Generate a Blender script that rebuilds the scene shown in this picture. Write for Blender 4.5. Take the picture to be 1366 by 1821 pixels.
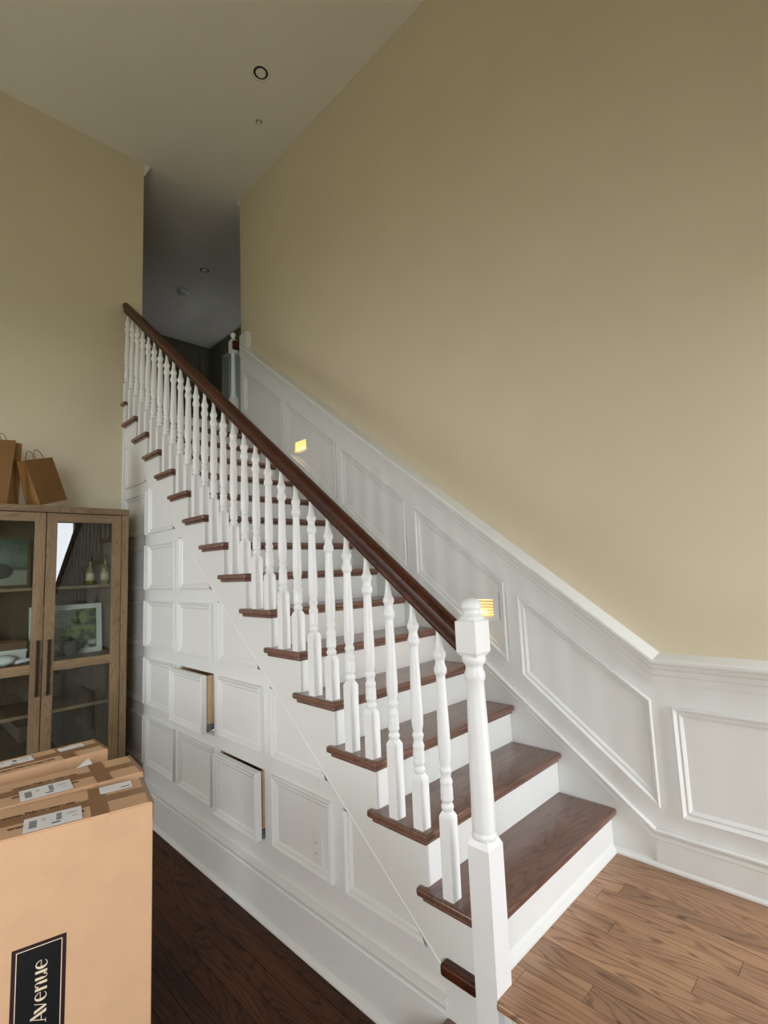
import bpy, math, random
from mathutils import Vector, Matrix
random.seed(7)
for o in list(bpy.data.objects): bpy.data.objects.remove(o)
SC = bpy.context.scene
COL = SC.collection
# ------------------------------------------------------------------ camera, world, exposure
CAM = (-1.4417, -1.046, 1.321); YAW, PITCH, ROLL, FPX = .7869, .1132, -.0423, 896.7
cy, sy, cp, sp = math.cos(YAW), math.sin(YAW), math.cos(PITCH), math.sin(PITCH)
fw = Vector((sy * cp, cy * cp, sp)); rt = Vector((cy, -sy, 0)); up = rt.cross(fw)
cr, sr = math.cos(ROLL), math.sin(ROLL)
rt, up = cr * rt + sr * up, -sr * rt + cr * up
cd = bpy.data.cameras.new('camera'); cam = bpy.data.objects.new('camera', cd); COL.objects.link(cam)
cam.matrix_world = Matrix(((rt.x, up.x, -fw.x, CAM[0]), (rt.y, up.y, -fw.y, CAM[1]), (rt.z, up.z, -fw.z, CAM[2]), (0, 0, 0, 1)))
cd.sensor_fit = 'HORIZONTAL'; cd.sensor_width = 36; cd.lens = 36 * FPX / 1366; cd.clip_start = .02
SC.camera = cam
SC.view_settings.view_transform = 'Standard'; SC.view_settings.look = 'None'
SC.view_settings.gamma = 1; SC.view_settings.use_curve_mapping = False
SC.view_settings.exposure = 0.2
SKY = 13.0
w = bpy.data.worlds.new('overcast_sky'); SC.world = w; w.use_nodes = True
bg = w.node_tree.nodes['Background']; bg.inputs[0].default_value = (.92, .96, 1.02, 1); bg.inputs[1].default_value = SKY
# openings in the room shell: (axis, plane, a0, a1, z0, z1); daylight enters only through these
ZF, H, W, W2, YE, XJ, YR = -.38, 5.23, 1.008, 1.042, 3.55, .145, 3.37
XL, YF = -4.4, -1.9
OPEN_FRONT = [(-4.25, -2.3, .35, 2.35), (.40, 1.03, .03, 2.30)]
OPEN_LEFT_FILL = [(2.2, 3.4, 1.15, 2.65)]  # added opening, no known window; fills the deep stairwell with light
def portal(name, loc, rot, sx, sz):
    l = bpy.data.lights.new(name, 'AREA'); l.shape = 'RECTANGLE'; l.size = sx; l.size_y = sz
    l.cycles.is_portal = True
    o = bpy.data.objects.new(name, l); COL.objects.link(o); o.location = loc; o.rotation_euler = rot
for a0, a1, z0, z1 in OPEN_FRONT:
    portal('window_portal', ((a0 + a1) / 2, YF - .02, (z0 + z1) / 2), (math.pi / 2, 0, 0), a1 - a0, z1 - z0)
for a0, a1, z0, z1 in OPEN_LEFT_FILL:
    portal('window_portal', (XL - .02, (a0 + a1) / 2, (z0 + z1) / 2), (math.pi / 2, 0, -math.pi / 2), a1 - a0, z1 - z0)

# ------------------------------------------------------------------ materials
def mat(name):
    m = bpy.data.materials.new(name); m.use_nodes = True
    nt = m.node_tree; b = nt.nodes['Principled BSDF']
    return m, nt, b
def N(nt, t, **kw):
    n = nt.nodes.new(t)
    for k, v in kw.items(): setattr(n, k, v)
    return n
def c4(c): return (c[0], c[1], c[2], 1)
def srgb(r, g, b):
    f = lambda v: ((v / 255 + .055) / 1.055) ** 2.4 if v > 10 else v / 255 / 12.92
    return (f(r), f(g), f(b))
def paint(name, col, rough=.45, var=.04, scale=6., bump=.03, bscale=220, metal=0.):
    m, nt, b = mat(name); tc = N(nt, 'ShaderNodeTexCoord')
    n = N(nt, 'ShaderNodeTexNoise'); n.inputs['Scale'].default_value = scale; n.inputs['Detail'].default_value = 3
    r = N(nt, 'ShaderNodeValToRGB'); r.color_ramp.elements[0].position = .3; r.color_ramp.elements[1].position = .7
    r.color_ramp.elements[0].color = c4([v * (1 - var) for v in col]); r.color_ramp.elements[1].color = c4([min(1, v * (1 + var)) for v in col])
    nt.links.new(tc.outputs['Object'], n.inputs['Vector']); nt.links.new(n.outputs['Fac'], r.inputs[0])
    nt.links.new(r.outputs[0], b.inputs['Base Color'])
    b.inputs['Roughness'].default_value = rough; b.inputs['Metallic'].default_value = metal
    if bump:
        n2 = N(nt, 'ShaderNodeTexNoise'); n2.inputs['Scale'].default_value = bscale; n2.inputs['Detail'].default_value = 2
        bp = N(nt, 'ShaderNodeBump'); bp.inputs['Strength'].default_value = bump; bp.inputs['Distance'].default_value = .002
        nt.links.new(tc.outputs['Object'], n2.inputs['Vector']); nt.links.new(n2.outputs['Fac'], bp.inputs['Height']); nt.links.new(bp.outputs[0], b.inputs['Normal'])
    return m
def wood(name, dark, mid, light, axis='X', rough=.35, ring=1., scale=1., coat=.0, vary=.25, bump=.15, spec=.5):
    m, nt, b = mat(name); L = nt.links
    tc = N(nt, 'ShaderNodeTexCoord'); oi = N(nt, 'ShaderNodeObjectInfo')
    mul = N(nt, 'ShaderNodeMath', operation='MULTIPLY'); mul.inputs[1].default_value = 53.7
    L.new(oi.outputs['Random'], mul.inputs[0])
    cb = N(nt, 'ShaderNodeCombineXYZ')
    for i in range(3): L.new(mul.outputs[0], cb.inputs[i])
    add = N(nt, 'ShaderNodeVectorMath', operation='ADD'); L.new(tc.outputs['Object'], add.inputs[0]); L.new(cb.outputs[0], add.inputs[1])
    def mapping(g, a):
        mp = N(nt, 'ShaderNodeMapping'); s = {'X': (g, a, a), 'Y': (a, g, a), 'Z': (a, a, g)}[axis]
        mp.inputs['Scale'].default_value = [v * scale for v in s]; L.new(add.outputs[0], mp.inputs[0]); return mp
    m1 = mapping(.9, 9.)
    n1 = N(nt, 'ShaderNodeTexNoise'); n1.inputs['Scale'].default_value = 1.6; n1.inputs['Detail'].default_value = 7; n1.inputs['Roughness'].default_value = .62; n1.inputs['Distortion'].default_value = .5
    L.new(m1.outputs[0], n1.inputs['Vector'])
    # cathedral figure: contour lines of a stretched noise
    m2 = mapping(.55, 4.2)
    n2 = N(nt, 'ShaderNodeTexNoise'); n2.inputs['Scale'].default_value = 1.5; n2.inputs['Detail'].default_value = 1.6; n2.inputs['Roughness'].default_value = .45
    L.new(m2.outputs[0], n2.inputs['Vector'])
    k = N(nt, 'ShaderNodeMath', operation='MULTIPLY'); k.inputs[1].default_value = 150.; L.new(n2.outputs['Fac'], k.inputs[0])
    n1b = N(nt, 'ShaderNodeMath', operation='MULTIPLY_ADD'); n1b.inputs[1].default_value = 5.; L.new(n1.outputs['Fac'], n1b.inputs[0]); L.new(k.outputs[0], n1b.inputs[2])
    sn = N(nt, 'ShaderNodeMath', operation='SINE'); L.new(n1b.outputs[0], sn.inputs[0])
    rr = N(nt, 'ShaderNodeMapRange'); rr.inputs['From Min'].default_value = .35; rr.inputs['From Max'].default_value = 1.; L.new(sn.outputs[0], rr.inputs['Value'])
    m3 = mapping(5., 130.)
    n3 = N(nt, 'ShaderNodeTexNoise'); n3.inputs['Scale'].default_value = 1.; n3.inputs['Detail'].default_value = 3
    L.new(m3.outputs[0], n3.inputs['Vector'])
    pr = N(nt, 'ShaderNodeMapRange'); pr.inputs['From Min'].default_value = .48; pr.inputs['From Max'].default_value = .72; L.new(n3.outputs['Fac'], pr.inputs['Value'])
    pm = N(nt, 'ShaderNodeMath', operation='MULTIPLY'); L.new(rr.outputs[0], pm.inputs[0]); L.new(pr.outputs[0], pm.inputs[1])
    pa = N(nt, 'ShaderNodeMath', operation='MULTIPLY_ADD'); pa.inputs[1].default_value = .55; L.new(rr.outputs[0], pa.inputs[0]); L.new(pm.outputs[0], pa.inputs[2])
    pc = N(nt, 'ShaderNodeMath', operation='MULTIPLY'); pc.inputs[1].default_value = ring; pc.use_clamp = True; L.new(pa.outputs[0], pc.inputs[0])
    r = N(nt, 'ShaderNodeValToRGB'); r.color_ramp.elements[0].position = .3; r.color_ramp.elements[1].position = .72
    r.color_ramp.elements[0].color = c4(mid); r.color_ramp.elements[1].color = c4(light); L.new(n1.outputs['Fac'], r.inputs[0])
    mx = N(nt, 'ShaderNodeMix', data_type='RGBA'); L.new(pc.outputs[0], mx.inputs[0]); L.new(r.outputs[0], mx.inputs[6]); mx.inputs[7].default_value = c4(dark)
    hs = N(nt, 'ShaderNodeHueSaturation'); vr = N(nt, 'ShaderNodeMapRange'); vr.inputs['To Min'].default_value = 1 - vary; vr.inputs['To Max'].default_value = 1 + vary
    L.new(oi.outputs['Random'], vr.inputs['Value']); L.new(vr.outputs[0], hs.inputs['Value']); L.new(mx.outputs[2], hs.inputs['Color'])
    L.new(hs.outputs[0], b.inputs['Base Color']); b.inputs['Roughness'].default_value = rough
    b.inputs['Specular IOR Level'].default_value = spec
    b.inputs['Coat Weight'].default_value = coat; b.inputs['Coat Roughness'].default_value = .2
    bp = N(nt, 'ShaderNodeBump'); bp.inputs['Strength'].default_value = bump; bp.inputs['Distance'].default_value = .001; bp.invert = True
    L.new(pa.outputs[0], bp.inputs['Height']); L.new(bp.outputs[0], b.inputs['Normal'])
    return m
def plain(name, col, rough=.5, metal=0., emit=None, es=0.):
    m, nt, b = mat(name); n = N(nt, 'ShaderNodeTexNoise'); n.inputs['Scale'].default_value = 40
    mx = N(nt, 'ShaderNodeMix', data_type='RGBA'); mx.inputs[6].default_value = c4([v * .94 for v in col]); mx.inputs[7].default_value = c4([min(1, v * 1.05) for v in col])
    nt.links.new(n.outputs['Fac'], mx.inputs[0]); nt.links.new(mx.outputs[2], b.inputs['Base Color'])
    b.inputs['Roughness'].default_value = rough; b.inputs['Metallic'].default_value = metal
    if emit: b.inputs['Emission Color'].default_value = c4(emit); b.inputs['Emission Strength'].default_value = es
    return m
def glass(name, tint=(.93, .96, .94), ior=1.5):
    m = bpy.data.materials.new(name); m.use_nodes = True; nt = m.node_tree; nt.nodes.clear()
    out = N(nt, 'ShaderNodeOutputMaterial'); t = N(nt, 'ShaderNodeBsdfTransparent'); g = N(nt, 'ShaderNodeBsdfGlossy')
    t.inputs[0].default_value = c4(tint); g.inputs['Roughness'].default_value = .01
    fr = N(nt, 'ShaderNodeFresnel'); fr.inputs[0].default_value = ior; mx = N(nt, 'ShaderNodeMixShader')
    nt.links.new(fr.outputs[0], mx.inputs[0]); nt.links.new(t.outputs[0], mx.inputs[1]); nt.links.new(g.outputs[0], mx.inputs[2]); nt.links.new(mx.outputs[0], out.inputs[0])
    return m
M = dict(
    wall=paint('beige_wall_paint', srgb(213, 201, 174), .75, .015, 3, .06, 160),
    ceil=paint('ceiling_paint', srgb(228, 222, 211), .85, .015, 3, .05, 160),
    white=paint('white_trim_paint', srgb(226, 227, 224), .38, .012, 5, .02, 120),
    rail_white=paint('white_baluster_paint', srgb(236, 237, 237), .3, .01, 8, .02, 90),
    tread=wood('stained_oak_tread', srgb(48, 26, 19), srgb(100, 66, 53), srgb(130, 94, 78), 'X', .28, .5, 1., .45, .1),
    landing=wood('oak_floor_landing', srgb(92, 60, 38), srgb(142, 103, 74), srgb(178, 138, 103), 'Y', .34, .75, 1., .3, .17),
    lower=wood('oak_floor_lower', srgb(22, 10, 5), srgb(56, 31, 16), srgb(82, 48, 26), 'Y', .55, .8, 1., .0, .3, .15, .25),  # darker stain than the landing, with the floor's shade mixed into the colour
    rail=wood('stained_oak_handrail', srgb(26, 10, 5), srgb(54, 22, 11), srgb(80, 39, 20), 'Y', .38, .8, 1., .0, .05, .15, .35),
    cab=wood('weathered_oak_cabinet', srgb(78, 62, 42), srgb(122, 100, 72), srgb(150, 126, 94), 'Z', .6, .45, 1.2, 0, .08),
    cabh=wood('weathered_oak_rails', srgb(78, 62, 42), srgb(124, 102, 74), srgb(152, 128, 96), 'X', .6, .45, 1.2, 0, .08),
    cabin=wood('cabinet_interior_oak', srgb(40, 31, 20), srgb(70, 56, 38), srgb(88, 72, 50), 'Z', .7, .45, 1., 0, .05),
    drawer=wood('birch_drawer_box', srgb(176, 138, 98), srgb(206, 170, 128), srgb(222, 190, 150), 'X', .5, .3, 1., 0, .05),
    card=paint('kraft_cardboard', srgb(203, 164, 127), .85, .035, 9, .12, 60),
    tape=paint('brown_packing_tape', srgb(150, 112, 78), .3, .06, 14, .05, 30),
    clear_tape=paint('clear_packing_tape', srgb(206, 168, 132), .25, .03, 9, .05, 30),
    kraft=paint('brown_paper_bag', srgb(140, 102, 50), .8, .06, 12, .2, 26),
    kraft_shaded=paint('brown_paper_bag_shaded', srgb(110, 76, 32), .8, .06, 12, .2, 26),  # darker copy of the bag paper, shade of the main panels painted in
    cord=plain('paper_cord', srgb(120, 100, 60), .8),
    label=plain('white_label_paper', srgb(232, 232, 232), .5),
    ink=plain('black_ink', srgb(38, 34, 34), .6),
    ink2=plain('brown_ink', srgb(74, 48, 30), .6),
    black=paint('black_print', srgb(12, 13, 16), .45, .05, 8, 0),
    maroon=plain('dark_maroon_print', srgb(40, 16, 20), .5),
    cream=plain('cream_print', srgb(222, 206, 176), .5),
    bronze=plain('dark_bronze_metal', srgb(58, 46, 34), .4, .7),
    steel=plain('grey_steel', srgb(120, 122, 126), .35, .8),
    dark=plain('dark_void', srgb(22, 20, 18), .9),
    plastic=plain('white_plastic', srgb(224, 223, 218), .35),
    glass=glass('clear_glass'),
    led=plain('warm_led_lens', srgb(255, 230, 170), .4, 0, (1.0, .6, .2), 1.35),
    bounce_ground=paint('outside_bounce_tone', srgb(140, 143, 128), .9, .1, 2, 0),  # unseen ground outside, its tone set for light bounced up to the ceiling
    blue=paint('pale_blue_room_paint', srgb(170, 184, 180), .7, .02, 3, 0),
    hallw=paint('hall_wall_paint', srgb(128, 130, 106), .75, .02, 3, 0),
    urchin=paint('dark_grey_moss', srgb(48, 50, 54), .9, .3, 30, 0),
    bottle=plain('olive_bottle_glass', srgb(132, 134, 60), .12),
    silver=paint('white_picture_frame', srgb(222, 224, 216), .5, .02, 8, .03, 60),
    ceram=paint('pale_ceramic', srgb(186, 178, 160), .6, .1, 14, 0),
    cloth=paint('white_cloth', srgb(232, 236, 238), .9, .04, 20, .3, 40),
    traywood=wood('brown_tray_wood', srgb(60, 40, 24), srgb(96, 68, 44), srgb(120, 88, 60), 'X', .6, .5, 1., 0, .05),
)
# ------------------------------------------------------------------ mesh helpers
class MB:
    def __init__(s): s.v = []; s.f = []; s.sm = []
    def add(s, vs, fs, smooth=False):
        b = len(s.v); s.v += [tuple(v) for v in vs]; s.f += [tuple(b + i for i in f) for f in fs]; s.sm += [smooth] * len(fs); return s
    def box(s, x0, x1, y0, y1, z0, z1):
        return s.add([(x0, y0, z0), (x1, y0, z0), (x1, y1, z0), (x0, y1, z0), (x0, y0, z1), (x1, y0, z1), (x1, y1, z1), (x0, y1, z1)],
                     [(0, 3, 2, 1), (4, 5, 6, 7), (0, 1, 5, 4), (1, 2, 6, 5), (2, 3, 7, 6), (3, 0, 4, 7)])
    def prism(s, poly, f0, f1):      # poly: 2d points, f0/f1 map 2d -> 3d for the two caps
        n = len(poly); vs = [f0(*p) for p in poly] + [f1(*p) for p in poly]
        return s.add(vs, [tuple(range(n))[::-1], tuple(range(n, 2 * n))] + [(i, (i + 1) % n, n + (i + 1) % n, n + i) for i in range(n)])
    def lathe(s, prof, cx=0, cy=0, seg=20, smooth=True):   # prof: (z, r)
        vs = []; fs = []; n = len(prof)
        for z, r in prof:
            for k in range(seg):
                a = 2 * math.pi * k / seg; vs.append((cx + r * math.cos(a), cy + r * math.sin(a), z))
        for i in range(n - 1):
            for k in range(seg):
                k2 = (k + 1) % seg; fs.append((i * seg + k, i * seg + k2, (i + 1) * seg + k2, (i + 1) * seg + k))
        s.add(vs, fs, smooth)
        s.add(vs[:seg], [tuple(range(seg))[::-1]]); s.add(vs[-seg:], [tuple(range(seg))])
        return s
    def loft(s, loops, closed=True, cap=False, smooth=False):   # list of equal-length 3d loops
        n = len(loops[0]); vs = [p for l in loops for p in l]; fs = []
        for i in range(len(loops) - 1):
            for k in range(n if closed else n - 1):
                k2 = (k + 1) % n; fs.append((i * n + k, i * n + k2, (i + 1) * n + k2, (i + 1) * n + k))
        s.add(vs, fs, smooth)
        if cap: s.add(loops[0], [tuple(range(n))[::-1]]); s.add(loops[-1], [tuple(range(n))])
        return s
    def tube(s, pts, r, seg=8, smooth=True):
        pts = [Vector(p) for p in pts]; loops = []
        for i, p in enumerate(pts):
            t = (pts[min(i + 1, len(pts) - 1)] - pts[max(i - 1, 0)]).normalized()
            a = t.cross(Vector((0, 0, 1)));
            if a.length < 1e-3: a = t.cross(Vector((0, 1, 0)))
            a.normalize(); b2 = t.cross(a)
            loops.append([tuple(p + r * (math.cos(2 * math.pi * k / seg) * a + math.sin(2 * math.pi * k / seg) * b2)) for k in range(seg)])
        return s.loft(loops, True, True, smooth)
    def mesh(s, name):
        me = bpy.data.meshes.new(name); me.from_pydata(s.v, [], s.f); me.update()
        for p, q in zip(me.polygons, s.sm): p.use_smooth = q
        import bmesh
        bm = bmesh.new(); bm.from_mesh(me); bmesh.ops.remove_doubles(bm, verts=bm.verts, dist=1e-6); bmesh.ops.recalc_face_normals(bm, faces=bm.faces); bm.to_mesh(me); bm.free()
        return me
    def build(s, name, m, parent=None, bevel=0, seg=2, origin=None):
        if origin:
            ox, oy, oz = origin; s.v = [(a - ox, b - oy, c - oz) for a, b, c in s.v]
        return link(name, s.mesh(name), m, parent, bevel, seg, origin)
def link(name, me, m, parent=None, bevel=0, seg=2, loc=None):
    o = bpy.data.objects.new(name, me); COL.objects.link(o)
    if m and not me.materials: me.materials.append(M[m] if isinstance(m, str) else m)
    if loc: o.location = loc
    if parent: o.parent = parent
    if bevel:
        b = o.modifiers.new('bevel', 'BEVEL'); b.width = bevel; b.segments = seg; b.limit_method = 'ANGLE'; b.angle_limit = math.radians(40)
    return o
def tag(o, label=None, cat=None, group=None, kind=None):
    if label: o['label'] = label
    if cat: o['category'] = cat
    if group: o['group'] = group
    if kind: o['kind'] = kind
    return o
def empty(name, loc=(0, 0, 0), rz=0.):
    o = bpy.data.objects.new(name, None); COL.objects.link(o); o.location = loc; o.rotation_euler = (0, 0, rz); o.empty_display_size = .1; return o
def struct(name, label=None, cat=None, loc=(0, 0, 0)):
    o = empty(name, loc); o['kind'] = 'structure'
    return tag(o, label, cat)
def sbox(name, m, label, cat, *b):
    o = MB().box(*b).build(name, m); return tag(o, label, cat, kind='structure')
def copy(o, parent, loc):
    c = o.copy(); COL.objects.link(c); c.parent = parent; c.location = loc; return c
def inset(poly, d, wts=None):       # mitred inset of a convex ccw polygon; wts: per-edge weight (edge i = p[i]->p[i+1])
    n = len(poly); out = []
    lines = []
    for i in range(n):
        (x0, y0), (x1, y1) = poly[i], poly[(i + 1) % n]; L = math.hypot(x1 - x0, y1 - y0); nx, ny = -(y1 - y0) / L, (x1 - x0) / L
        k = d * (wts[i] if wts else 1); lines.append((nx, ny, nx * x0 + ny * y0 + k))
    for i in range(n):
        a1, b1, c1 = lines[i - 1]; a2, b2, c2 = lines[i]; det = a1 * b2 - a2 * b1
        out.append(((c1 * b2 - c2 * b1) / det, (a1 * c2 - a2 * c1) / det))
    return out
def ccw(poly):
    a = sum(poly[i][0] * poly[(i + 1) % len(poly)][1] - poly[(i + 1) % len(poly)][0] * poly[i][1] for i in range(len(poly)))
    return poly if a > 0 else poly[::-1]
PANEL_PROF = [(0, 0), (.0006, .013), (.003, .0175), (.007, .018), (.019, .0095), (.0195, .0065), (.0235, .0065), (.0245, .0095), (.028, .0098), (.039, .003), (.0395, 0)]
def moulding(name, poly, m, parent, f, prof=PANEL_PROF, wts=None):   # f(a, b, out) -> xyz
    poly = ccw(poly); loops = []
    for d, o in prof: loops.append([f(a, b, o) for a, b in inset(poly, d, wts)])
    return MB().loft(loops, True).build(name, m, parent)
def sweep(mb, path, prof, f, cap=True):   # open 2d path, closed profile [(normal offset, out)], normal = left of travel
    n = len(path); loops = []
    for i in range(n):
        ds = []
        for a, b in ((i - 1, i), (i, i + 1)):
            if 0 <= a and b < n:
                dx, dy = path[b][0] - path[a][0], path[b][1] - path[a][1]; L = math.hypot(dx, dy); ds.append((-dy / L, dx / L))
        if len(ds) == 1: mx, my = ds[0]
        else:
            mx, my = ds[0][0] + ds[1][0], ds[0][1] + ds[1][1]; k = 1 + ds[0][0] * ds[1][0] + ds[0][1] * ds[1][1]; mx, my = mx / k, my / k
        loops.append([f(path[i][0] + mx * d, path[i][1] + my * d, o) for d, o in prof])
    return mb.loft(loops, True, cap)
fx0 = lambda a, b, o: (-o, a, b)              # on the stair side wall (x = 0 face, out = -x)
fW = lambda a, b, o: (W - o, a, b)            # on the panelled right wall

# ------------------------------------------------------------------ stair numbers
h, r, NT = .19, .2486, 15
SL = h / r
NOSE, OV, TT = .028, .03, .028
zd = lambda y: SL * (y - .271)                # lower edge of the skirt board on the stair side

# ------------------------------------------------------------------ room shell
def planks(parent, m, x0, x1, y0, y1, ztop, wd=.083, skip=None, th=.018):
    variants = {}
    x = x0; row = 0
    while x < x1 - .005:
        ww = min(wd, x1 - x); y = y0 - random.random() * .9
        while y < y1:
            L = random.choice([.75, 1.05, 1.4, 1.8]); a, b = max(y, y0), min(y + L, y1)
            if b - a > .03 and not (skip and skip(x + ww / 2, (a + b) / 2)):
                key = (round(ww, 4), round(b - a, 2)); 
                if key not in variants:
                    LL = b - a; g = .0006; e = .0012
                    mb = MB(); t = [(g + e, g + e), (ww - g - e, g + e), (ww - g - e, LL - g - e), (g + e, LL - g - e)]; o = [(g, g), (ww - g, g), (ww - g, LL - g), (g, LL - g)]
                    mb.loft([[(p[0], p[1], -th) for p in o], [(p[0], p[1], -e) for p in o], [(p[0], p[1], 0) for p in t]], True, True)
                    variants[key] = mb.mesh('plank')
                link('plank', variants[key], m, parent, loc=(x, a, ztop))
            y += L
        x += ww; row += 1
fl = struct('floor', 'dark brown oak plank floor, shade included in its stain, at the foot of the panelled stairs', 'floor')
MB().box(XL, -.0, YF, YE, ZF - .12, ZF - .018).build('subfloor', 'dark', fl)
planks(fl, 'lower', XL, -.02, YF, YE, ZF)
fl2 = struct('floor_landing', 'medium brown oak plank landing in front of the first riser', 'floor')
MB().box(.0, W2, YF, .0, -.30, -.018).build('subfloor', 'dark', fl2)
planks(fl2, 'landing', .044, W, YF, -.0005, 0, .083)
ceil = sbox('ceiling', 'ceil', 'off-white flat ceiling over the stairwell and hall', 'ceiling', XL - .1, 4.6, YF - .1, 7.4, H, H + .1)
sbox('floor_under_stairs', 'dark', 'hidden slab below the staircase', 'floor', -.02, W2 + .12, YF, YE + .12, -.6, ZF - .019)
# back wall with its jamb
wb = struct('wall_back', 'beige painted wall behind the glass display cabinet', 'wall')
MB().box(XL, XJ, YE, YE + .12, ZF - .1, H).build('wall_surface', 'wall', wb)
bk = MB().box(XL, -.012, YE - .014, YE - .0005, ZF + .0005, ZF + .14).build('baseboard_back', 'white', None, .003); tag(bk, 'white baseboard along the wall behind the display cabinet', 'baseboard', kind='structure')
# right wall: upper painted wall, half wall with panelling
wr = struct('wall_right', 'tall beige wall with white panelled wainscot along the stairs', 'wall')
MB().box(W2, W2 + .12, YF, YR, -.6, H).build('wall_surface', 'wall', wr)
zl = lambda y: .9515 + .764 * y               # bottom line of the chair rail on the rake
wain = [(YF, -.38), (YR - .05, -.38), (YR - .05, zl(YR - .05) + .12), (-.2245, .89), (YF, .89)]
MB().prism([(YF, -.3), (YR - .04, -.3), (YR - .04, zl(YR - .04) + .135), (-.262, .885), (YF, .885)], lambda a, b: (W, a, b), lambda a, b: (W2 + .001, a, b)).build('wainscot_panel', 'white', wr)
crp = [(0, 0), (0, .007), (.028, .009), (.033, .015), (.036, .0155), (.056, .019), (.064, .031), (.078, .034), (.083, .043), (.089, .046), (.099, .046), (.104, .042), (.108, .030), (.122, -.0338), (.1, -.0338), (0, -.002)]
sweep(MB(), [(YF, .78), (-.2245, .78), (YR - .045, zl(YR - .045))], crp, fW).build('chair_rail', 'white', wr)
zb = lambda y: .25 + .764 * y
bcp = [(0, 0), (0, .010), (.004, .012), (.010, .012), (.013, .009), (.020, .010), (.034, .019), (.040, .019), (.045, .014), (.045, 0), (.04, -.002), (.005, -.002)]
sweep(MB(), [(YF, .114), (-.178, .114), (YR - .05, zb(YR - .05))], bcp, fW).build('base_cap_moulding', 'white', wr)
MB().prism([(YF, .0), (-.185, .0), (-.185, .1145), (YF, .1145)], lambda a, b: (W - .009, a, b), lambda a, b: (W, a, b)).build('baseboard', 'white', wr, .001)
sweep(MB(), [(YF, 0), (-.002, 0)], [(0, 0), (0, .016), (.008, .0155), (.018, .009), (.024, 0)], fW).build('shoe_moulding', 'white', wr)
WP = [[(3.243, 3.315), (2.602, 2.850), (2.602, 2.408), (3.243, 2.903)], [(2.532, 2.790), (1.892, 2.308), (1.892, 1.872), (2.532, 2.356)],
      [(1.824, 2.245), (1.196, 1.770), (1.196, 1.336), (1.824, 1.815)], [(1.109, 1.703), (.482, 1.226), (.482, .799), (1.109, 1.288)],
      [(.404, 1.163), (-.222, .700), (-.222, .248), (.404, .737)], [(-.303, .684), (-1.42, .684), (-1.42, .230), (-.303, .230)]]
for q in WP: moulding('panel_moulding', q, 'white', wr, fW)
MB().box(W - .012, W2 + .002, 3.198, 3.325, zl(3.24) + .05, 3.705).build('rail_end_block', 'white', wr, .003)
MB().box(W - .020, W2 + .001, 3.180, 3.200, 3.57, 3.705).build('block_edge', 'white', wr, .003)
# front and left walls (behind the camera) with window openings, the left one added as fill
def holed(name, lab, axis, plane, a0, a1, z0, z1, holes, th, m):
    root = struct(name, lab, 'wall')
    av = sorted({a0, a1} | {v for q in holes for v in q[:2]}); zv = sorted({z0, z1} | {v for q in holes for v in q[2:]})
    mb = MB()
    for i in range(len(av) - 1):
        for j in range(len(zv) - 1):
            ca, cz = (av[i] + av[i + 1]) / 2, (zv[j] + zv[j + 1]) / 2
            if any(q[0] < ca < q[1] and q[2] < cz < q[3] for q in holes): continue
            if axis == 'y': mb.box(av[i], av[i + 1], plane, plane + th, zv[j], zv[j + 1])
            else: mb.box(plane, plane + th, av[i], av[i + 1], zv[j], zv[j + 1])
    mb.build('wall_surface', m, root); return root
wfr = holed('wall_front', 'beige front wall with entry glazing and a window', 'y', YF - .14, XL - .14, W2 + .12, ZF - .1, H, OPEN_FRONT, .14, 'wall')
wlf = holed('wall_left', 'beige left wall with one opening added for fill light', 'x', XL - .14, YF, YE + .12, ZF - .1, H, OPEN_LEFT_FILL, .14, 'wall')
wn = 0
for hs_, ax in ((OPEN_FRONT, 'y'), (OPEN_LEFT_FILL, 'x')):
    for a0, a1, z0, z1 in hs_:
        wn += 1; wo = struct('window_%d' % wn, 'out-of-view white framed window opening that lets daylight in', 'window')  # the one in the left wall is an added fill opening
        P = (lambda mb, a, b, c, d, t=.06: mb.box(a, b, YF - .1, YF - .1 + t, c, d)) if ax == 'y' else (lambda mb, a, b, c, d, t=.06: mb.box(XL - .1, XL - .1 + t, a, b, c, d))
        for q in ((a0, a1, z0, z0 + .05), (a0, a1, z1 - .05, z1), (a0, a0 + .05, z0 + .05, z1 - .05), (a1 - .05, a1, z0 + .05, z1 - .05)):
            mb = MB(); P(mb, *q); mb.build('window_frame', 'white', wo)
        am = (a0 + a1) / 2; mb = MB(); P(mb, am - .025, am + .025, z0 + .05, z1 - .05); mb.build('mullion', 'white', wo)
MB().box(-14, 14, -16, YF - .2, -.75, -.7).build('outside_front_ground', 'bounce_ground'); tag(bpy.data.objects['outside_front_ground'], 'unseen ground outside the front windows, toned for bounced light', 'ground', kind='structure')
lw2 = MB().box(-16, XL - .2, YF - .19, 14, -.75, -.7).build('outside_ground', 'bounce_ground'); tag(lw2, 'unseen ground outside the added left opening, toned for bounced light', 'ground', kind='structure')

# ------------------------------------------------------------------ upper hall
ZU = NT * h
XH, YB = 2.42, 6.88
uf = struct('floor_upper', 'dark upper hall floor at the top of the stairs', 'floor')
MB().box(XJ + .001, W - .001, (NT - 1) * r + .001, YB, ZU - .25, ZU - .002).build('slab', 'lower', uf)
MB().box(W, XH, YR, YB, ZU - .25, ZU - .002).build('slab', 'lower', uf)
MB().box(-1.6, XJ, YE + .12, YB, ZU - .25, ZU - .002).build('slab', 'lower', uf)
DX0, DX1, DZ = 1.38, 2.24, 5.095
hb = struct('wall_hall_back', 'dim hall end wall with a closed door', 'wall')
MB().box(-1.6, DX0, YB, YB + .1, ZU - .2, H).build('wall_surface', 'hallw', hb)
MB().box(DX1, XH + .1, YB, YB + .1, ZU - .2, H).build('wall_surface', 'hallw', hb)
MB().box(DX0, DX1, YB, YB + .1, DZ, H).build('wall_surface', 'hallw', hb)
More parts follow.
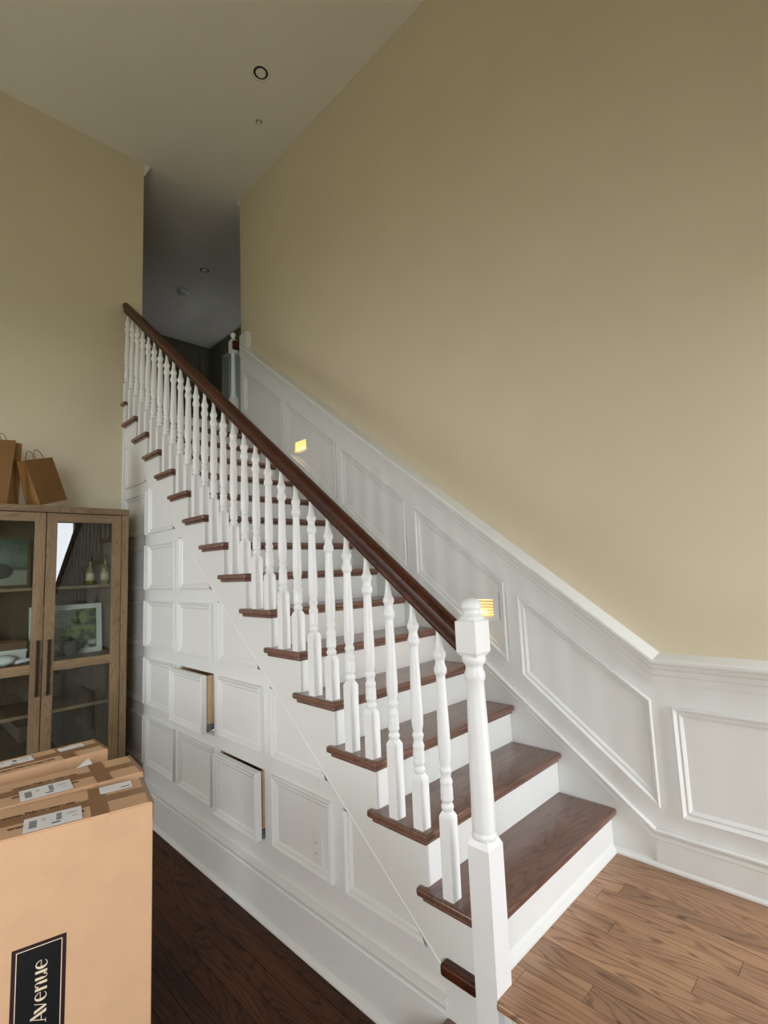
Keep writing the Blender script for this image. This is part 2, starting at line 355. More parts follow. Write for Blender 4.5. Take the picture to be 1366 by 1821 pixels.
MB().box(-1.7, -1.6, YE + .1, YB + .1, ZU - .2, H).build('wall_surface', 'hallw', hb)
dr = struct('door_1', 'closed panelled door at the end of the dark upper hall', 'door')
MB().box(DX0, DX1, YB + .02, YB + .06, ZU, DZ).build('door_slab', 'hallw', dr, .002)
for zz in ((ZU + .25, ZU + .95), (ZU + 1.15, DZ - .14)):
    for xa in ((DX0 + .1, DX0 + .40), (DX0 + .47, DX1 - .1)):
        moulding('door_panel', [(xa[0], zz[0]), (xa[1], zz[0]), (xa[1], zz[1]), (xa[0], zz[1])], 'hallw', dr, lambda a, b, o: (a, YB + .02 - o * .6, b))
for q in ((DX0 - .1, DX0, ZU, DZ + .08), (DX1, DX1 + .1, ZU, DZ + .08), (DX0, DX1, DZ, DZ + .08)):
    MB().box(q[0], q[1], YB - .02, YB, q[2], q[3]).build('door_casing', 'hallw', dr, .004)
OY0, OY1, OZ = 5.35, 6.42, 4.93
hr = struct('wall_hall_right', 'hall side wall with an open doorway to a bright room', 'wall')
MB().box(XH, XH + .1, YR - .12, OY0, ZU - .2, H).build('wall_surface', 'hallw', hr)
MB().box(XH, XH + .1, OY1, YB, ZU - .2, H).build('wall_surface', 'hallw', hr)
MB().box(XH, XH + .1, OY0, OY1, OZ, H).build('wall_surface', 'hallw', hr)
MB().box(W2 + .12, XH, YR - .12, YR, ZU - .3, H).build('wall_surface', 'hallw', hr)
for q in ((OY0 - .1, OY0, ZU, OZ + .09), (OY1, OY1 + .1, ZU, OZ + .09), (OY0, OY1, OZ, OZ + .09)):
    MB().box(XH - .02, XH, q[0], q[1], q[2], q[3]).build('door_casing', 'hallw', hr, .004)
# side room beyond the doorway, lit by its own window
sr_ = struct('wall_side_room', 'pale blue bedroom walls seen through the hall doorway', 'wall')
XR = 4.4
MB().box(XH + .1, XR, YB - .1, YB, ZU - .2, H).build('wall_surface', 'blue', sr_)
MB().box(XH + .1, XR, 4.3, 4.4, ZU - .2, H).build('wall_surface', 'blue', sr_)
MB().box(XH + .1, XR, 4.3, YB, ZU - .1, ZU - .004).build('bedroom_floor', 'landing', sr_)
for q in ((4.4, 4.9, ZU - .2, H), (6.3, YB - .1, ZU - .2, H), (4.9, 6.3, ZU - .2, ZU + 1.0), (4.9, 6.3, ZU + 1.16, H)):
    MB().box(XR, XR + .1, q[0], q[1], q[2], q[3]).build('wall_surface', 'blue', sr_)
portal('window_portal', (XR + .12, 5.6, ZU + 1.08), (math.pi / 2, 0, math.pi / 2), 1.4, .16)
# crown moulding ends at the hall opening
tr = struct('trim_1', 'white crown moulding end at the top of the left opening jamb', 'trim')
cpf = [(0, 0), (.0, .02), (-.02, .035), (-.10, .012), (-.115, .014), (-.125, 0)]
MB().prism([(XJ, H), (XJ + .055, H), (XJ + .05, H - .025), (XJ + .02, H - .085), (XJ + .015, H - .11), (XJ, H - .115)], lambda a, b: (a, YE + .0, b), lambda a, b: (a, YE + .12, b)).build('crown_moulding', 'ceil', tr)
tr2 = struct('trim_2', 'small crown moulding end where the tall right wall stops', 'trim')
MB().prism([(YR, H), (YR + .05, H), (YR + .045, H - .02), (YR + .015, H - .07), (YR, H - .085)], lambda a, b: (W2, a, b), lambda a, b: (W2 + .12, a, b)).build('crown_moulding', 'ceil', tr2)

# ------------------------------------------------------------------ lower step and landing edge
def child(mb, name, m, root, **k):
    l = root.location; mb.v = [(a - l.x, b - l.y, c - l.z) for a, b, c in mb.v]; return mb.build(name, m, root, **k)
child(MB().box(-.31, .004, YF + .001, .187, -.19 - TT, -.19), 'step_tread', 'tread', fl2, bevel=.011, seg=3)
child(MB().box(-.28, .004, YF + .001, .1868, ZF, -.19 - TT), 'step_riser', 'white', fl2)
npf = [(.0435, 0), (.0435, -.03), (-.036, -.03)] + [(-.033 - .0125 * math.cos(math.radians(t)), -.015 + .015 * math.sin(math.radians(t))) for t in range(-75, 91, 15)]
child(MB().prism(npf, lambda a, b: (a, YF + .001, b), lambda a, b: (a, -.0475, b)), 'nosing', 'landing', fl2)
child(MB().box(-.038, .006, .036, .184, -.045, -.004), 'nosing', 'rail', fl2, bevel=.012, seg=4)
child(MB().box(-.004, .006, YF + .001, -.048, -.19, -.03), 'landing_riser', 'white', fl2)
child(MB().box(-.004, .012, .030, .189, -.20, -.03), 'landing_riser', 'white', fl2)
child(MB().box(-.012, -.004, -.075, -.048, -.19, -.03), 'corner_trim', 'white', fl2, bevel=.002)

# ------------------------------------------------------------------ staircase
st = empty('staircase', (.5, .2, 0)); tag(st, 'white straight staircase with dark oak treads, turned balusters and panelled storage side', 'staircase')
sl = st.location
def sp_(mb, name, m, **k): return child(mb, name, m, st, **k)
base = None
def tread_mesh():
    y0, y1 = -NOSE, r
    mb = MB(); poly = [(-OV, y0), (W - .002, y0), (W - .002, y1 + .017), (0.001, y1 + .017), (0.001, y1 + .036), (-OV, y1 + .036)]
    mb.prism(poly, lambda a, b: (a, b, -TT), lambda a, b: (a, b, 0)); return mb.mesh('tread')
tm = tread_mesh()
scm = MB().prism([(-.017, -.013), (W - .004, -.013), (W - .004, 0.001), (0.001, 0.001), (0.001, r + .018), (-.017, r + .018)], lambda a, b: (a, b, -TT - .016), lambda a, b: (a, b, -TT)).mesh('scotia')
rm = MB().box(-.0004, W - .001, 0, .018, -.006, h - TT).mesh('riser')
for k in range(1, NT + 1):
    loc = Vector((0, (k - 1) * r, k * h)) - sl
    if k < NT:
        t = link('tread', tm, 'tread', st, .0125, 4, loc)
        s_ = link('scotia', scm, 'tread', t, .006, 3)
    else:
        mb = MB().prism([(-OV, -NOSE), (W - .002, -NOSE), (W - .002, .09), (.05, .09), (.05, YE - (NT - 1) * r - .002), (-OV, YE - (NT - 1) * r - .002)], lambda a, b: (a, b, -TT), lambda a, b: (a, b, 0))
        t = mb.build('tread', 'tread', st, .0125, 4); t.location = loc
    link('riser', rm, 'white', st, loc=Vector((0, (k - 1) * r, (k - 1) * h)) - sl)
sweep(MB(), [(.05, 0), (W - .017, 0)], [(0, 0), (0, .017), (.008, .0165), (.02, .012), (.03, .008), (.04, 0)], lambda a, b, o: (a - sl.x, -o - sl.y, b - sl.z)).build('base_moulding', 'white', st)
# skirt board: saw-tooth above, rake line below
top = []
for k in range(1, NT):
    top += [(max(.187, (k - 1) * r + .012), k * h - TT), (k * r + .012, k * h - TT)]
top += [((NT - 1) * r + .012, NT * h - TT), (YE - .001, NT * h - TT)]
poly = top + [(YE - .001, zd(YE)), (.187, zd(.187))]
poly = [p for i, p in enumerate(poly) if i == 0 or p != poly[i - 1]]
SKT = .007
sp_(MB().prism(poly, lambda a, b: (0, a, b), lambda a, b: (SKT + .006, a, b)), 'skirt_board', 'white')
# landing-level part of the stringer between newel and panel field
sp_(MB().prism([(.0, -.03), (.187, -.03), (.187, h - TT), (.0, h - TT)], lambda a, b: (0, a, b), lambda a, b: (.015, a, b)), 'skirt_end', 'white')
# panel field with openings for two pulled-out drawers
COLS = [(.79, 1.258), (1.341, 1.810), (1.893, 2.362), (2.440, 2.924), (2.988, 3.456)]
row = lambda i: (.4175 * i - .008, .4175 * i + .326)
OPEN = [(1, 0), (2, 1)]
yv = sorted({.187, YE - .001} | {v for c in COLS for v in c}); zv = sorted({ZF} | {v for i in range(6) for v in row(i)} | {2.9})
mb = MB()
def clip(poly):
    out = []
    g = lambda p: zd(p[0]) + .02 - p[1]
    for i in range(len(poly)):
        a, b = poly[i], poly[(i + 1) % len(poly)]; ga, gb = g(a), g(b)
        if ga >= 0: out.append(a)
        if ga * gb < 0: t = ga / (ga - gb); out.append((a[0] + t * (b[0] - a[0]), a[1] + t * (b[1] - a[1])))
    return out
holes = [(COLS[c], row(i)) for c, i in OPEN]
for i in range(len(yv) - 1):
    for j in range(len(zv) - 1):
        ca, cz = (yv[i] + yv[i + 1]) / 2, (zv[j] + zv[j + 1]) / 2
        if any(q[0][0] < ca < q[0][1] and q[1][0] < cz < q[1][1] for q in holes): continue
        p = clip([(yv[i], zv[j]), (yv[i + 1], zv[j]), (yv[i + 1], zv[j + 1]), (yv[i], zv[j + 1])])
        if len(p) > 2: mb.prism(p, lambda a, b: (SKT, a, b), lambda a, b: (SKT + .018, a, b))
sp_(mb, 'panel_field', 'white')
FP = SKT
fpan = lambda a, b, o: (FP - o - sl.x, a - sl.y, b - sl.z)
rect = lambda ya, yb_, za, zb_: [(ya, za), (yb_, za), (yb_, zb_), (ya, zb_)]
CLOSED = [(1, 1), (2, 2), (2, 0)]
def tri(y1, z0):
    ya = z0 / SL + .271
    loops = [[fpan((z0 + d) / SL + .271, z0 + d, o), fpan(y1 - d, z0 + d, o), fpan(y1 - d, zd(y1 - d), o)] for d, o in PANEL_PROF]
    MB().loft(loops, False).build('panel_moulding', 'white', st)
tri(.705, row(0)[0])
for ci, (ya, yb_) in enumerate(COLS):
    for i in range(6):
        z0, z1 = row(i)
        if zd(ya) > z1 - .03:
            if (ci, i) in OPEN or (ci, i) in CLOSED: continue
            moulding('panel_moulding', rect(ya, yb_, z0, z1), 'white', st, fpan)
        elif zd(yb_) > z0 + .1:
            tri(yb_, z0); break
def drawer(ci, i, out):
    (ya, yb_), (z0, z1) = COLS[ci], row(i)
    d = MB().box(SKT - out, SKT - out + .018, ya + .002, yb_ - .002, z0 + .002, z1 - .002)
    f = sp_(d, 'drawer', 'white', bevel=.0015)
    g = lambda a, b, o: (SKT - out - o - sl.x, a - sl.y, b - sl.z)
    moulding('front_moulding', rect(ya + .002, yb_ - .002, z0 + .002, z1 - .002), 'white', f, g)
    if out > .02:
        x0, x1 = SKT - out + .019, .42
        for nm, q in (('drawer_side', (x0, x1, ya + .022, ya + .034, z0 + .035, z1 - .01)), ('drawer_side', (x0, x1, yb_ - .034, yb_ - .022, z0 + .035, z1 - .01)), ('drawer_bottom', (x0, x1, ya + .034, yb_ - .034, z0 + .04, z0 + .05)), ('drawer_back', (x1 - .012, x1, ya + .034, yb_ - .034, z0 + .05, z1 - .01))):
            mb = MB().box(*q); mb.v = [(a - sl.x, b - sl.y, c - sl.z) for a, b, c in mb.v]; mb.build(nm, 'drawer', f)
        for yy in (ya + .006, yb_ - .020):
            mb = MB().box(x0 + .002, x1, yy, yy + .014, z0 + .012, z0 + .045).box(x0 + .002, x0 + .02, yy - .003, yy + .005, z0 + .008, z0 + .03); mb.v = [(a - sl.x, b - sl.y, c - sl.z) for a, b, c in mb.v]; mb.build('drawer_slide', 'steel', f)
    return f
drawer(2, 1, .062); drawer(1, 0, .036)
for c_, i_ in CLOSED: drawer(c_, i_, .006)
# dark cavity behind the drawers
for c_, i_ in OPEN:
    (q0, q1), (q2, q3) = COLS[c_], row(i_)
    sp_(MB().box(.44, .45, q0 - .02, q1 + .02, q2 - .02, q3 + .02).box(SKT + .019, .44, q0 - .02, q1 + .02, q3 + .005, q3 + .015).box(SKT + .019, .44, q0 - .02, q0 - .01, q2, q3).box(SKT + .019, .44, q1 + .01, q1 + .02, q2, q3), 'drawer_cavity', 'dark')
sweep(MB(), [(.187, zd(.187)), (YE - .002, zd(YE - .002))], [(-.004, -.005), (0, .0005), (.005, .003), (.009, .0025), (.012, 0), (.011, -.002)], lambda a, b, o: (-o - sl.x, a - sl.y, b - sl.z)).build('skirt_bead', 'white', st)
# baseboard along the stair side
bb = [(0, 0), (0, .016), (.192, .016), (.194, .021), (.202, .021), (.206, .016), (.216, .018), (.232, .027), (.240, .026), (.246, .012), (.248, 0)]
sweep(MB(), [(.187, ZF), (YE - .001, ZF)], bb, fpan).build('baseboard', 'white', st)
for o in [x for x in st.children if x.name.startswith('baseboard')]: pass
sweep(MB(), [(.187, ZF), (YE - .001, ZF)], [(0, .014), (0, .034), (.008, .033), (.018, .026), (.024, .014)], fpan).build('shoe_moulding', 'white', st)
sp_(MB().box(-.004, .006, 3.51, YE - .001, ZF, 2.79), 'corner_board', 'white')

# ------------------------------------------------------------------ railing
rg = st; rl = sl
BX = .010
prof_t = [(.010, .0150), (.013, .0165), (.020, .0215), (.027, .0228), (.034, .0205), (.039, .0165), (.044, .0190), (.050, .0222), (.055, .0228), (.060, .0218), (.075, .0222), (.092, .0212), (.098, .0200),
          (.104, .0215), (.111, .0228), (.117, .0205), (.124, .0175), (.133, .0178), (.141, .0200), (.147, .0219), (.153, .0205), (.157, .0172), (.163, .0168), (.175, .0200), (.190, .0220), (.215, .0228), (.250, .0224),
          (.300, .0212), (.360, .0196), (.420, .0178), (.465, .0166), (.474, .0168), (.478, .0215), (.488, .0233), (.498, .0233), (.503, .0205), (.515, .0172), (.524, .0168), (.532, .0185), (.538, .0222), (.550, .0225), (.555, .0205), (.561, .0165), (.575, .0135), (.605, .0100), (.640, .0085)]
zbt = lambda y: .462 + SL * (y - .149)
railb = lambda y: 1.028 + SL * (y - .056)
def baluster_mesh(bh):     # origin on the tread, bh = height of the square block
    mb = MB(); q = .0225
    sq = lambda a, z: [(-a, -a, z), (a, -a, z), (a, a, z), (-a, a, z)]
    mb.loft([sq(q, 0), sq(q, bh - .006), sq(q - .0015, bh), sq(.0135, bh + .013)], True, True)
    mb.lathe([(bh + z, rr) for z, rr in prof_t], seg=20)
    return mb.mesh('baluster')
yf_, yr_ = .024, .149
bm_f = baluster_mesh(zbt(r + yf_) - 2 * h); bm_r = baluster_mesh(zbt(yr_) - h)
for k in range(1, NT + 1):
    for me, yo in ((bm_f, yf_), (bm_r, yr_)):
        if (k == 1 and yo == yf_) or (k == NT and yo == yr_): continue
        link('baluster', me, 'rail_white', rg, loc=Vector((BX, (k - 1) * r + yo, k * h)) - rl)
hp = [(-.020, 0), (.020, 0), (.0225, .010), (.0205, .018), (.021, .026), (.0275, .036), (.0310, .046), (.0312, .056), (.0295, .066), (.024, .076), (.014, .0835), (0, .0855), (-.014, .0835), (-.024, .076), (-.0295, .066), (-.0312, .056), (-.0310, .046), (-.0275, .036), (-.021, .026), (-.0205, .018), (-.0225, .010)]
ya, yb_ = .030, YE - .001
mb = MB().loft([[(BX + a - rl.x, y - rl.y, railb(y) + b * 1.12 - rl.z) for a, b in hp] for y in (ya, yb_)], True, True)
mb.build('handrail', 'rail', rg)
def newel(name, cx, cy_, zb_, z1, dz, top=True, rail=True):
    q = .041; sq = lambda a, z: [(cx - a, cy_ - a, z), (cx + a, cy_ - a, z), (cx + a, cy_ + a, z), (cx - a, cy_ + a, z)]
    mb = MB()
    mb.loft([sq(q, zb_), sq(q, z1 - .012), sq(q - .008, z1 + .006), sq(.030, z1 + .010)], True, True)
    mb.lathe([(z1 + .004, .030), (z1 + .008, .038), (z1 + .016, .0415), (z1 + .024, .040), (z1 + .029, .0365), (z1 + .034, .0385), (z1 + .05, .0390), (z1 + .2, .0370), (z1 + .35, .0340), (z1 + .46, .0306), (z1 + .502, .0300), (z1 + .508, .0335), (z1 + .518, .0358), (z1 + .529, .0355), (z1 + .535, .032), (z1 + .548, .0285), (z1 + .556, .030), (z1 + .562, .036), (z1 + .572, .0405), (z1 + .582, .040), (z1 + .590, .036)], cx, cy_, 28)
    zt0, zt1 = z1 + .588, z1 + .706
    mb.loft([sq(.030, zt0 - .004), sq(q, zt0 + .012), sq(q, zt1 - .004), sq(q - .012, zt1 + .004)], True, True)
    mb.lathe([(zt1 - .002, .038), (zt1 + .006, .0415), (zt1 + .012, .0405), (zt1 + .017, .034), (zt1 + .026, .0285), (zt1 + .034, .0280), (zt1 + .0365, .034), (zt1 + .042, .0362), (zt1 + .05, .0362), (zt1 + .060, .0325), (zt1 + .068, .0250), (zt1 + .073, .0150), (zt1 + .0755, .004)], cx, cy_, 28)
    mb.v = [(a - rl.x, b - rl.y, c - rl.z) for a, b, c in mb.v]
    return mb.build(name, 'rail_white', rg)
newel('newel_post', .003, -.006, ZF + .001, .432, 0)
# upper newel at the end of the half wall
up_root = empty('upper_newel_post', (.978, 3.415, ZU + .02)); tag(up_root, 'slim white turned post at the top of the panelled half wall', 'post')
q = .034; sq = lambda a, z: [(-a, -a, z), (a, -a, z), (a, a, z), (-a, a, z)]
mb = MB().loft([sq(q, -.208), sq(q, .20), sq(.022, .222)], True, True)
mb.lathe([(.215, .026), (.23, .03), (.24, .027), (.26, .026), (.45, .024), (.64, .020), (.655, .026), (.665, .02), (.68, .028)], seg=20)
mb.loft([sq(.024, .675), sq(q, .69), sq(q, .80), sq(.024, .815)], True, True)
mb.lathe([(.81, .03), (.818, .03), (.824, .018), (.84, .016), (.85, .024), (.865, .029), (.88, .026), (.892, .014), (.895, .003)], seg=20)
mb.build('post', 'rail_white', up_root)
MB().box(-.03, .03, -.07, -.032, .70, .785).build('rail_end', 'rail', up_root, .006)

# ------------------------------------------------------------------ step lights, outlet, ceiling fittings
def step_light(label, y0, y1, z0, z1):
    root = empty('step_light', (W, (y0 + y1) / 2, z0)); tag(root, label, 'step light', 'louvred step lights in the wainscot')
    a, hh = (y1 - y0) / 2, z1 - z0; ia0, ia1 = -a + .036, a - .016; iz0, iz1 = .018, hh - .032
    for q in ((-a, a, 0, iz0), (-a, a, iz1, hh), (-a, ia0, iz0, iz1), (ia1, a, iz0, iz1)):
        MB().box(-.012, 0, *q).build('face_plate', 'white', root)
    MB().box(-.001, .0, ia0, ia1, iz0, iz1).build('lens', 'led', root)
    ld = bpy.data.lights.new('step_lamp', 'AREA'); ld.shape = 'RECTANGLE'; ld.size = .12; ld.size_y = .06; ld.energy = .45; ld.color = (1., .66, .34)
    lo = bpy.data.objects.new('step_lamp', ld); COL.objects.link(lo); lo.parent = root; lo.location = (-.016, (ia0 + ia1) / 2, hh / 2 - .01); lo.rotation_euler = (0, math.radians(50), 0)
    n = 6
    for k in range(n):
        zc = iz0 + (k + .0) * (iz1 - iz0) / n
        MB().prism([(-.012, zc + .0), (-.0035, zc + .006), (-.0035, zc + .009), (-.012, zc + .003)], lambda u, v: (u, ia0, v), lambda u, v: (u, ia1, v)).build('louvre', 'louvre', root)
    return root
M['louvre'] = plain('louvre_paint', srgb(250, 226, 170), .5)
step_light('lit louvred step light low on the wainscot behind the newel post', .522, .734, 1.015, 1.161)
step_light('lit louvred step light high on the wainscot near the stair top', 2.222, 2.432, 2.310, 2.449)
ol = empty('wall_outlet', (SKT, .905, .038)); tag(ol, 'white electrical outlet inside the lower stair panel', 'outlet')
MB().box(-.006, 0, -.038, .038, 0, .124).build('cover_plate', 'plastic', ol, .002)
for zz in (.022, .068):
    s_ = MB().box(-.0085, -.006, -.017, .017, zz, zz + .034).build('socket', 'plastic', ol, .002)
    for yy in (-.007, .006):
        MB().box(-.0088, -.0084, yy, yy + .002, zz + .014, zz + .024).build('slot', 'dark', s_)
def downlight(label, x, y, rad, deep=True, name='recessed_light', m='ceil'):
    root = empty(name, (x, y, H)); tag(root, label, 'ceiling light', 'small round ceiling fittings')
    mb = MB().lathe([(-.0001, rad * 1.0), (-.006, rad * .97), (-.008, rad * .85), (-.006, rad * .74), (-.0002, rad * .72)], seg=28); mb.build('trim_ring', m, root)
    MB().lathe([(-.004, rad * .74), (-.0006, rad * .735)], seg=28).build('dark_gap', 'dark', root)
    MB().lathe([(-.0045, rad * .55), (-.012, rad * .5), (-.016, rad * .3), (-.017, rad * .02)], seg=24).build('lamp_lens', 'ceil', root)
    return root
downlight('larger round recessed light in the stairwell ceiling', .483, 2.03, .075)
downlight('small round sprinkler cover on the stairwell ceiling', .70, 2.42, .034, name='sprinkler_cover')
downlight('small dark fitting on the hall ceiling nearest the opening', .80, 4.18, .035, name='sprinkler_cover')
downlight('dark recessed light farther along the hall ceiling', 1.32, 4.77, .075)
sd = MB().lathe([(-.001, .075), (-.03, .072), (-.04, .055), (-.042, .01)], seg=28).build('smoke_detector', 'plastic'); sd.location = (1.32, 5.42, H); tag(sd, 'round smoke detector on the far dark hall ceiling', 'smoke detector')

# ------------------------------------------------------------------ display cabinet
CX0, CX1, CY0, CY1, CZ1 = -1.176, -.121, 3.0, 3.52, 1.852
cb = empty('display_cabinet', ((CX0 + CX1) / 2, CY0, ZF)); tag(cb, 'weathered oak display cabinet with two glazed doors against the back wall', 'cabinet')
def cp(mb, name, m, parent=cb, **k):
    l = cb.location; mb.v = [(a - l.x, b - l.y, c - l.z) for a, b, c in mb.v]; return mb.build(name, m, parent, **k)
ST = .048
cp(MB().box(CX0, CX0 + ST, CY0 + .001, CY1, ZF, CZ1 - .046), 'side_panel', 'cab', bevel=.002)
cp(MB().box(CX1 - ST, CX1, CY0 + .001, CY1, ZF, CZ1 - .046), 'side_panel', 'cab', bevel=.002)
cp(MB().box(CX0 - .002, CX1 + .002, CY0 - .002, CY1, CZ1 - .045, CZ1), 'top_panel', 'cabh', bevel=.002)
cp(MB().box(CX0 + ST, CX1 - ST, CY0 + .03, CY1, ZF + .001, ZF + .10), 'plinth', 'cabh', bevel=.002)
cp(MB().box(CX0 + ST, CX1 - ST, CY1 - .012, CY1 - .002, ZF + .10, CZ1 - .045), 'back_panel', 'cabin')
SHZ = [1.300, .795, .478]
for z_ in SHZ: cp(MB().box(CX0 + ST, CX1 - ST, CY0 + .045, CY1 - .012, z_ - .022, z_), 'shelf', 'cabh', bevel=.0015)
XM = -.648
def cab_door(x0, x1, hx):
    z0, z1 = ZF + .105, CZ1 - .050; sw = .062; yA, yB = CY0 - .0, CY0 + .022
    d = cp(MB().box(x0, x0 + sw, yA, yB, z0, z1), 'door', 'cab', bevel=.0015)
    cp(MB().box(x1 - sw, x1, yA, yB, z0, z1), 'stile', 'cab', d, bevel=.0015)
    for za, zb_ in ((z1 - .060, z1), (.738, .800), (z0, z0 + .075)):
        cp(MB().box(x0 + sw, x1 - sw, yA + .0005, yB, za, zb_), 'rail', 'cabh', d, bevel=.0015)
    for za, zb_ in ((.800, z1 - .060), (z0 + .075, .738)):
        cp(MB().box(x0 + sw - .004, x1 - sw + .004, yA + .010, yA + .013, za - .003, zb_ + .003), 'glass_pane', 'glass', d)
    hb_ = cp(MB().box(hx - .008, hx + .008, yA - .034, yA - .022, .592, .952).box(hx - .006, hx + .006, yA - .023, yA + .001, .60, .615).box(hx - .006, hx + .006, yA - .023, yA + .001, .93, .945), 'handle', 'bronze', d, bevel=.0015)
cab_door(CX0 + ST + .004, XM - .003, -.680); cab_door(XM + .003, CX1 - ST - .004, -.617)

# ------------------------------------------------------------------ things in and on the cabinet
def picture_mat(name, kind):
    m, nt, b = mat(name); L = nt.links; tc = N(nt, 'ShaderNodeTexCoord'); sx = N(nt, 'ShaderNodeSeparateXYZ'); L.new(tc.outputs['Generated'], sx.inputs[0])
    n = N(nt, 'ShaderNodeTexNoise'); n.inputs['Scale'].default_value = 7 if kind else 5; n.inputs['Detail'].default_value = 6; L.new(tc.outputs['Generated'], n.inputs['Vector'])
    def mr(src, a, b_): q = N(nt, 'ShaderNodeMapRange'); q.inputs['From Min'].default_value = a; q.inputs['From Max'].default_value = b_; L.new(src, q.inputs['Value']); return q.outputs[0]
    def ma(op, a, b_=None):
        q = N(nt, 'ShaderNodeMath', operation=op)
        for i, v in enumerate((a, b_)):
            if v is None: continue
            if isinstance(v, (int, float)): q.inputs[i].default_value = v
            else: L.new(v, q.inputs[i])
        return q.outputs[0]
    def mix(f, a, b_):
        q = N(nt, 'ShaderNodeMix', data_type='RGBA'); L.new(f, q.inputs[0])
        for i, v in ((6, a), (7, b_)):
            if isinstance(v, tuple): q.inputs[i].default_value = c4(v)
            else: L.new(v, q.inputs[i])
        return q.outputs[2]
    X, Z, F = sx.outputs[0], sx.outputs[2], n.outputs['Fac']
    if kind == 0:      # sea picture: banded teal water, pale foreground, dark mound
        bands = ma('ADD', ma('MULTIPLY', Z, 9.), ma('MULTIPLY', F, 5.)); s = mr(ma('SINE', bands), -1, 1)
        c = mix(s, srgb(52, 82, 70), srgb(104, 124, 112)); c = mix(mr(Z, .34, .30), c, srgb(150, 152, 138))
        dx = ma('MULTIPLY', ma('SUBTRACT', X, .55), 4.2); dz = ma('MULTIPLY', ma('SUBTRACT', Z, .30), 5.5)
        dd = ma('ADD', ma('MULTIPLY', dx, dx), ma('MULTIPLY', dz, dz)); c = mix(mr(ma('ADD', dd, ma('MULTIPLY', F, .6)), 1.15, 1.0), c, srgb(40, 46, 40))
    else:              # garden photograph: grey roof and house left, trees right
        c = mix(mr(F, .35, .65), srgb(120, 124, 120), srgb(168, 170, 164))
        c = mix(mr(ma('ADD', Z, ma('MULTIPLY', F, .5)), .62, .56), c, srgb(150, 146, 132))
        g = mix(mr(F, .42, .58), srgb(30, 44, 22), srgb(112, 128, 62))
        c = mix(mr(ma('ADD', ma('MULTIPLY', X, 1.2), ma('MULTIPLY', F, 1.1)), 1.18, 1.28), c, g)
        lo = ma('MULTIPLY', mr(Z, .62, .52), mr(ma('ADD', X, ma('MULTIPLY', F, .8)), .7, .82)); c = mix(lo, c, g)
        c = mix(ma('MULTIPLY', mr(Z, .22, .14), mr(F, .4, .5)), c, srgb(190, 190, 180))
    L.new(c, b.inputs['Base Color']); b.inputs['Roughness'].default_value = .4; return m
def framed(name, label, cat, x0, x1, z0, z1, y, tilt, fw_, fm, pm, yaw=0):
    root = empty(name, ((x0 + x1) / 2, y, z0), yaw); root.rotation_euler = (tilt, 0, yaw); tag(root, label, cat); wd, hh = (x1 - x0) / 2, z1 - z0
    fr = MB(); 
    outer = rect(-wd, wd, 0, hh); inn = inset(outer, fw_)
    loops = [[(a, o, b) for a, b in l] for l, o in ((outer, .02), (outer, 0.), (inn, 0.), (inn, .012))]
    fr.loft(loops).build('frame', fm, root)
    MB().box(-wd + fw_ - .001, wd - fw_ + .001, .009, .012, fw_ - .001, hh - fw_ + .001).build('print', pm, root)
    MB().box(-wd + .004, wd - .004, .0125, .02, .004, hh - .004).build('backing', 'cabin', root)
    return root
framed('framed_painting', 'framed teal sea picture with a dark mound on the top shelf', 'picture', -1.05, -.676, 1.302, 1.665, 3.30, math.radians(-6), .018, 'cabin', picture_mat('sea_picture', 0))
framed('framed_photo', 'white-framed garden photograph on the middle shelf', 'picture', -.672, -.208, .797, 1.160, 3.28, math.radians(-7), .036, 'silver', picture_mat('garden_photo', 1))
def bottle(label, x, y, z, s, m='bottle'):
    o = MB().lathe([(0, .024 * s), (.003, .0275 * s), (.10 * s, .0275 * s), (.118 * s, .024 * s), (.132 * s, .011 * s), (.165 * s, .0095 * s), (.17 * s, .0115 * s), (.18 * s, .0115 * s)], seg=24).build('bottle', m); o.location = (x, y, z)
    root = empty('glass_bottle', (x, y, z)); o.parent = root; o.location = (0, 0, 0); o.name = 'bottle_body'
    MB().lathe([(.172 * s, .0125 * s), (.196 * s, .0125 * s), (.198 * s, .010 * s)], seg=20).build('cap', 'bronze', root)
    MB().lathe([(.03 * s, .0279 * s), (.085 * s, .0279 * s)], seg=24).build('paper_band', 'cream', root)
    tag(root, label, 'bottle', 'bottles on the top cabinet shelf'); return root
bottle('olive green bottle standing in the middle of the right top shelf', -.322, 3.2, 1.3005, 1.0)
bottle('olive bottle tucked by the right side of the top shelf', -.215, 3.23, 1.3005, 1.05)
# spiky dark ball
mb = MB(); 
ub = empty('moss_ball', (-.455, 3.13, .797)); tag(ub, 'dark grey spiky ball in front of the white-framed photo', 'ornament')
mb.lathe([(.068 - .062 * math.cos(t * math.pi / 14), max(.002, .062 * math.sin(t * math.pi / 14))) for t in range(15)], seg=20)
mb.build('core', 'urchin', ub)
sp2 = MB(); rnd = random.Random(3)
for _ in range(170):
    d = Vector((rnd.gauss(0, 1), rnd.gauss(0, 1), rnd.gauss(0, 1))).normalized()
    if d.z < -.75: continue
    a = d.orthogonal().normalized() * .006; b2 = d.cross(a).normalized() * .006; c0 = Vector((0, 0, .068)) + d * .055
    tip = Vector((0, 0, .068)) + d * rnd.uniform(.07, .078)
    sp2.add([c0 + a, c0 + b2 - a * .5, c0 - b2 - a * .5, tip], [(0, 1, 3), (1, 2, 3), (2, 0, 3)])
o = sp2.build('spines', 'urchin', ub); o['kind'] = 'stuff'
